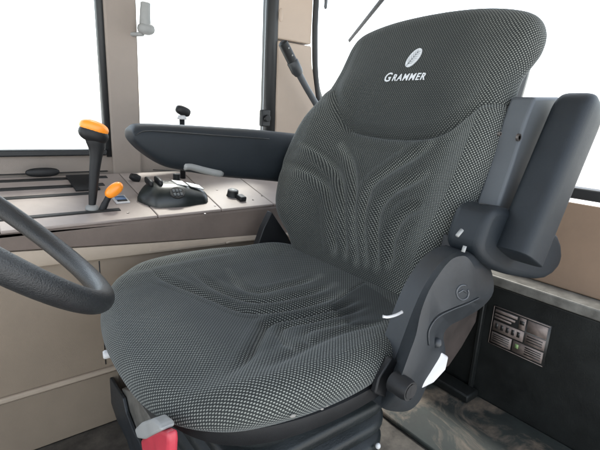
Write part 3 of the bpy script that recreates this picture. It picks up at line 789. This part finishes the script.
q_.build('gate_plate', 'black_plastic', cons, bevel=.001, label='black gate plate round the lever slots')
e_ = con(96,193); stripx(e_.x, .72, e_.y, .016)
e_ = con(120,209.5); stripx(e_.x, .72, e_.y, .016)
strip(139,150,165,155,.006); strip(139,158,168,161,.006); strip(153,170,192,172,.006)
# tall orange lever
gl = MB(); y1 = -.43
pts = [atY(92,209,y1), atY(92.8,196,y1), atY(94.5,172,y1), atY(96,157,y1), atY(96.5,147,y1), atY(95,138,y1)]
gl.tube(catmull(pts, 4), [.0075,.0078,.0082,.0088,.0095,.0100,.0106,.0112,.0118,.0122,.0126,.0131,.0138,.0148,.0160,.0172,.0185,.0198,.0210,.0215,.0215], n=24, flat=.8)
lev = gl.build('gear_lever', 'black_plastic', cons, angle=60, label='tall black lever with an orange top')
def capshape(c, dx, dz, dy, tilt):
    ax = Vector((math.cos(tilt),0,math.sin(tilt))); az = Vector((-math.sin(tilt),0,math.cos(tilt)))
    return c, [ax*dx, Vector((0,dy,0)), az*dz]
q_ = MB(); q_.ellipsoid(*capshape(atY(93.5,134,y1), .0335, .0205, .022, R(22)), pw=.85); q_.build('lever_head', 'black_plastic', lev)
q_ = MB(); q_.ellipsoid(*capshape(atY(94,127.8,y1), .0325, .0165, .0225, R(20)), pw=.85); q_.build('orange_cap', 'orange', lev)
q_ = MB(); p = con(92,209); q_.tube([p-cn*.002, p+cn*.006, p+cn*.010], [.016,.014,.009], n=20); q_.build('lever_boot', 'grey_plastic', lev)
# short orange lever
y2 = -.42; q_ = MB(); q_.tube(catmull([atY(101,213,y2), atY(104,206,y2), atY(108,198,y2), atY(111,193,y2)], 4), [.0085]*6+[.0075]*7, n=18, flat=.6)
sl = q_.build('short_lever', 'black_plastic', cons, label='short black lever with an orange bulb')
c_ = atY(114,190,y2); t_ = (atY(122,184,y2)-atY(105,198,y2)).normalized(); n_ = Vector((0,1,0)).cross(t_).normalized()
q_ = MB(); q_.ellipsoid(c_, [t_*.0245, Vector((0,.013,0)), n_*.0145], pw=.9); q_.build('orange_bulb', 'orange', sl)
# square switch
p = con(120.5,200); q_ = MB(); q_.slab([p+Vector((sx*.017,sy*.024,-sy*.0048)) for sx, sy in ((-1,-1),(1,-1),(1,1),(-1,1))], cn, .004); sw = q_.build('square_switch', 'white_plastic', cons, bevel=.001, label='small white framed switch with a blue face')
q_ = MB(); q_.slab([p+cn*.004+Vector((sx*.0125,sy*.012-.004,-(sy*.012-.004)*.2)) for sx, sy in ((-1,-1),(1,-1),(1,1),(-1,1))], cn, .0015); q_.build('switch_face', 'blue_switch', sw)
q_ = MB(); q_.slab([p+cn*.004+Vector((sx*.012,sy*.004+.014,-(sy*.004+.014)*.2)) for sx, sy in ((-1,-1),(1,-1),(1,1),(-1,1))], cn, .0012); q_.build('switch_face', 'slot', sw)

# joystick pod : rounded teardrop body, raised front, low tail
pc = con(172,198); yc = -.452
xf, xt = .292, .105; loops = []
NL = 22
for i in range(NL+1):
    t = i/NL; x = xf+(xt-xf)*t
    endr = min(1, (t/.16))**.55 if t < .16 else (min(1, ((1-t)/.10)))**.5 if t > .90 else 1
    endr = max(endr, .08)
    w = (.046+.006*math.sin(math.pi*min(1,t*1.3)))*(1-.25*sst(.5,1,t))*endr
    hgt = (.030+.018*sst(0,.3,t)-.022*sst(.45,1,t))*(.35+.65*endr)
    loop = []
    for k in range(36):
        th = 2*math.pi*k/36; c_, s_ = math.cos(th), math.sin(th)
        yy = math.copysign(abs(c_)**.75, c_)*w*(1-.18*max(0,s_)); zz = max(-.1, math.copysign(abs(s_)**.7, s_))*hgt
        loop.append(ctop(x, yc+.02*t+yy, zz))
    loops.append(loop)
q_ = MB(); q_.loft(loops); pod = q_.build('control_pod', 'pod', cons, angle=70, label='glossy black palm control pod with rocker keys')
def podp(t, v, h):  # along, across, height over the console
    x = xf+(xt-xf)*t; return ctop(x, yc+.02*t+v, h)
for t, v in ((.18,-.012),(.30,-.006)):
    q_ = MB(); c_ = podp(t, v, .046+.03*(t-.18)); q_.ellipsoid(c_, [(.0068,0,.001),(0,.024,-.004),(0,0,.010)], n=20, m=12, pw=.7); q_.build('rocker_key', 'black_plastic', pod)
# keypad disc on the near flank
kc = podp(.47,.036,.031); kn = Vector((.05,.8,.72)).normalized(); ku = Vector((-1,0,0)); kv = kn.cross(ku).normalized()
q_ = MB(); ring = [kc+(ku*math.cos(a)*.021+kv*math.sin(a)*.017) for a in [2*math.pi*i/32 for i in range(32)]]
q_.slab(ring, kn, .0065); kd = q_.build('keypad', 'slot', pod, bevel=.0015)
for i, (u_, v_) in enumerate(((-.009,-.006),(0,-.007),(.009,-.006),(-.009,.005),(0,.005),(.009,.005))):
    c_ = kc+kn*.0065+ku*u_+kv*v_; q_ = MB(); q_.slab([c_+ku*a*.0034+kv*b*.0042 for a, b in ((-1,-1),(1,-1),(1,1),(-1,1))], kn, .0012)
    q_.build('key', 'shell_plastic', kd, bevel=.0008)
for t, v, h in ((.27,.043,.020),(.34,.046,.014),(.38,.046,.014)):
    c_ = podp(t, v, h); q_ = MB(); q_.slab([c_+ku*a*.0022+kv*b*.0022 for a, b in ((-1,-1),(1,-1),(1,1),(-1,1))], kn, .0016); q_.build('white_mark', 'white_plastic', pod)
q_ = MB(); q_.slab([podp(.50,-.018,.0455), podp(.66,-.016,.043), podp(.68,.016,.0405), podp(.52,.012,.0455)], cn, .003); q_.build('silver_inlay', 'silver', pod, bevel=.001)
q_ = MB(); q_.slab([podp(.70,-.014,.041), podp(.90,-.012,.033), podp(.92,.014,.030), podp(.72,.014,.039)], cn, .0025); q_.build('silver_inlay', 'silver', pod, bevel=.001)
# black stem between pod and armrest
q_ = MB(); a = atY(181,180,-.47); q_.tube([ctop(a.x,-.50,0), ctop(a.x,-.50,.05)], .010, n=16); q_.build('armrest_stem', 'black_plastic', cons, bevel=.001)
# rotary knob and its block
p = con(232.5,196); q_ = MB(); q_.tube([p, p+cn*.006, p+cn*.018, p+cn*.020, p+cn*.0185, p+cn*.0185], [.0185,.0165,.0155,.0125,.0105,.0005], n=32); rk = q_.build('rotary_knob', 'black_plastic', cons, angle=35, label='black ring knob near the backrest')
q_ = MB(); q_.tube([p+cn*.0190, p+cn*.0200], [.0075,.0070], n=24); q_.build('knob_centre', 'grey_plastic', rk)
q_ = MB(); b = con(241,200); q_.slab([b+Vector((sx*.010,sy*.014,-sy*.0028)) for sx, sy in ((-1,-1),(1,-1),(1,1),(-1,1))], cn, .014); q_.build('knob_block', 'black_plastic', rk, bevel=.003)
# dark stub
p = con(137,181); q_ = MB(); q_.tube([p+Vector((-.006,0,.004)), p+Vector((.006,0,.010)), p+Vector((.018,0,.016))], [.011,.012,.008], n=18); q_.build('stub_knob', 'black_plastic', cons, angle=50)
# screws
for px, py in ((128,213),(215,206),(253,200),(262,196),(139,156),(124,160),(249,176),(205,214),(217,190)):
    p = con(px, py); q_ = MB(); q_.tube([p-cn*.001, p+cn*.0012, p+cn*.0005], [.0032,.0030,.0014], n=14); q_.build('screw', 'screw', cons, angle=30)
# lever knob showing behind the armrest
bk = thing('lever_knob', 'dark knob on a pale collar seen behind the far armrest against the window', 'knob', ctop(.06,-.60))
p = atY(183,111,-.60); q_ = MB(); ax = Vector((-.35,0,.94)); ay = Vector((.94,0,.35))
q_.ellipsoid(p, [ay*.023, Vector((0,.014,0)), ax*.014], pw=.7); q_.build('knob_head', 'black_plastic', bk)
q_ = MB(); p2 = atY(182,118,-.60); q_.tube([p2+Vector((0,0,.008)), p2, p2-Vector((0,0,.004))], [.011,.014,.014], n=18); q_.build('collar', 'white_plastic', bk)
q_ = MB(); q_.tube([p2-Vector((0,0,.003)), ctop(p2.x,-.60,0)], .008, n=14); q_.build('stem', 'black_plastic', bk)
# dark handle at far left of the console by the window
q_ = MB(); q_.ellipsoid(ctop(.475,-.645,.018), [(.04,0,.0),(0,.010,0),(0,0,.012)], pw=.8); q_.build('grab_handle', 'black_plastic', cons)

# ================================================================== STEERING WHEEL
wc = Vector((.662,.07,.240)); tl = R(43)
wx = Vector((math.cos(tl),0,math.sin(tl))); wyv = Vector((0,1,0)); wn = wx.cross(wyv).normalized()
wh = thing('steering_wheel', 'worn black steering wheel rim reaching in over the cushion front', 'steering wheel', wc)
q_ = MB(); q_.tube([wc+wx*math.cos(a)*.195+wyv*math.sin(a)*.195 for a in [2*math.pi*i/96 for i in range(96)]], .0138, n=24, closed=True)
q_.build('rim', 'wheel_rubber', wh)
for a in (0, 100, 260):
    a = R(a); d = wx*math.cos(a)+wyv*math.sin(a)
    q_ = MB(); q_.tube([wc-wn*(-.0)+d*.03-wn*.02, wc+d*.11-wn*.012, wc+d*.19], [.016,.013,.011], n=16, flat=.6); q_.build('spoke', 'black_plastic', wh)
sgnn = -1 if wn.z > 0 else 1
q_ = MB(); q_.tube([wc-wn*.05*1, wc-wn*.01, wc+wn*.012, wc+wn*.018], [.045,.05,.045,.02], n=32); q_.build('hub', 'black_plastic', wh, angle=40)
q_ = MB(); dn = -wn if wn.z > 0 else wn; q_.tube([wc+dn*.05, wc+dn*.25, wc+dn*.25+Vector((.25,0,-.42))], [.035,.045,.08], n=28); q_.build('column', 'black_plastic', wh, angle=60)

# ================================================================== OUTSIDE
q_ = MB(); q_.add([(-400,-400,-1.7),(400,-400,-1.7),(400,400,-1.7),(-400,400,-1.7)], [(0,1,2,3)])
g = q_.build('ground', 'pale_ground'); g['kind'] = 'structure'

# ------------------------------------------------------------------ light
SE = R(58)
nt = world.node_tree; bg = nt.nodes['Background']; sky = nt.nodes.new('ShaderNodeTexSky'); sky.sky_type = 'NISHITA'; sky.sun_disc = False
sky.sun_elevation = SE; sky.air_density = 1.2; sky.dust_density = 1.0; sky.ozone_density = 1.0
SUN_AZ = R(235)          # direction towards the sun, measured from +X
sky.sun_rotation = math.pi/2-SUN_AZ
hs_ = nt.nodes.new('ShaderNodeHueSaturation'); hs_.inputs['Saturation'].default_value = .45
nt.links.new(sky.outputs[0], hs_.inputs['Color']); nt.links.new(hs_.outputs[0], bg.inputs[0]); bg.inputs[1].default_value = .15
sd = bpy.data.lights.new('sun', 'SUN'); sd.energy = 1.5; sd.angle = R(12); sd.color = (1,.96,.9)
so = bpy.data.objects.new('sun', sd); col.objects.link(so)
dirv = Vector((math.cos(SUN_AZ)*math.cos(SE), math.sin(SUN_AZ)*math.cos(SE), math.sin(SE)))
so.rotation_euler = dirv.to_track_quat('Z', 'Y').to_euler(); so.location = (0,0,5)
vs = scene.view_settings; vs.view_transform = 'Standard'; vs.look = 'None'; vs.gamma = 1; vs.exposure = 2.2; vs.use_curve_mapping = False
scene.render.engine = 'CYCLES'; scene.cycles.max_bounces = 10; scene.cycles.transparent_max_bounces = 12
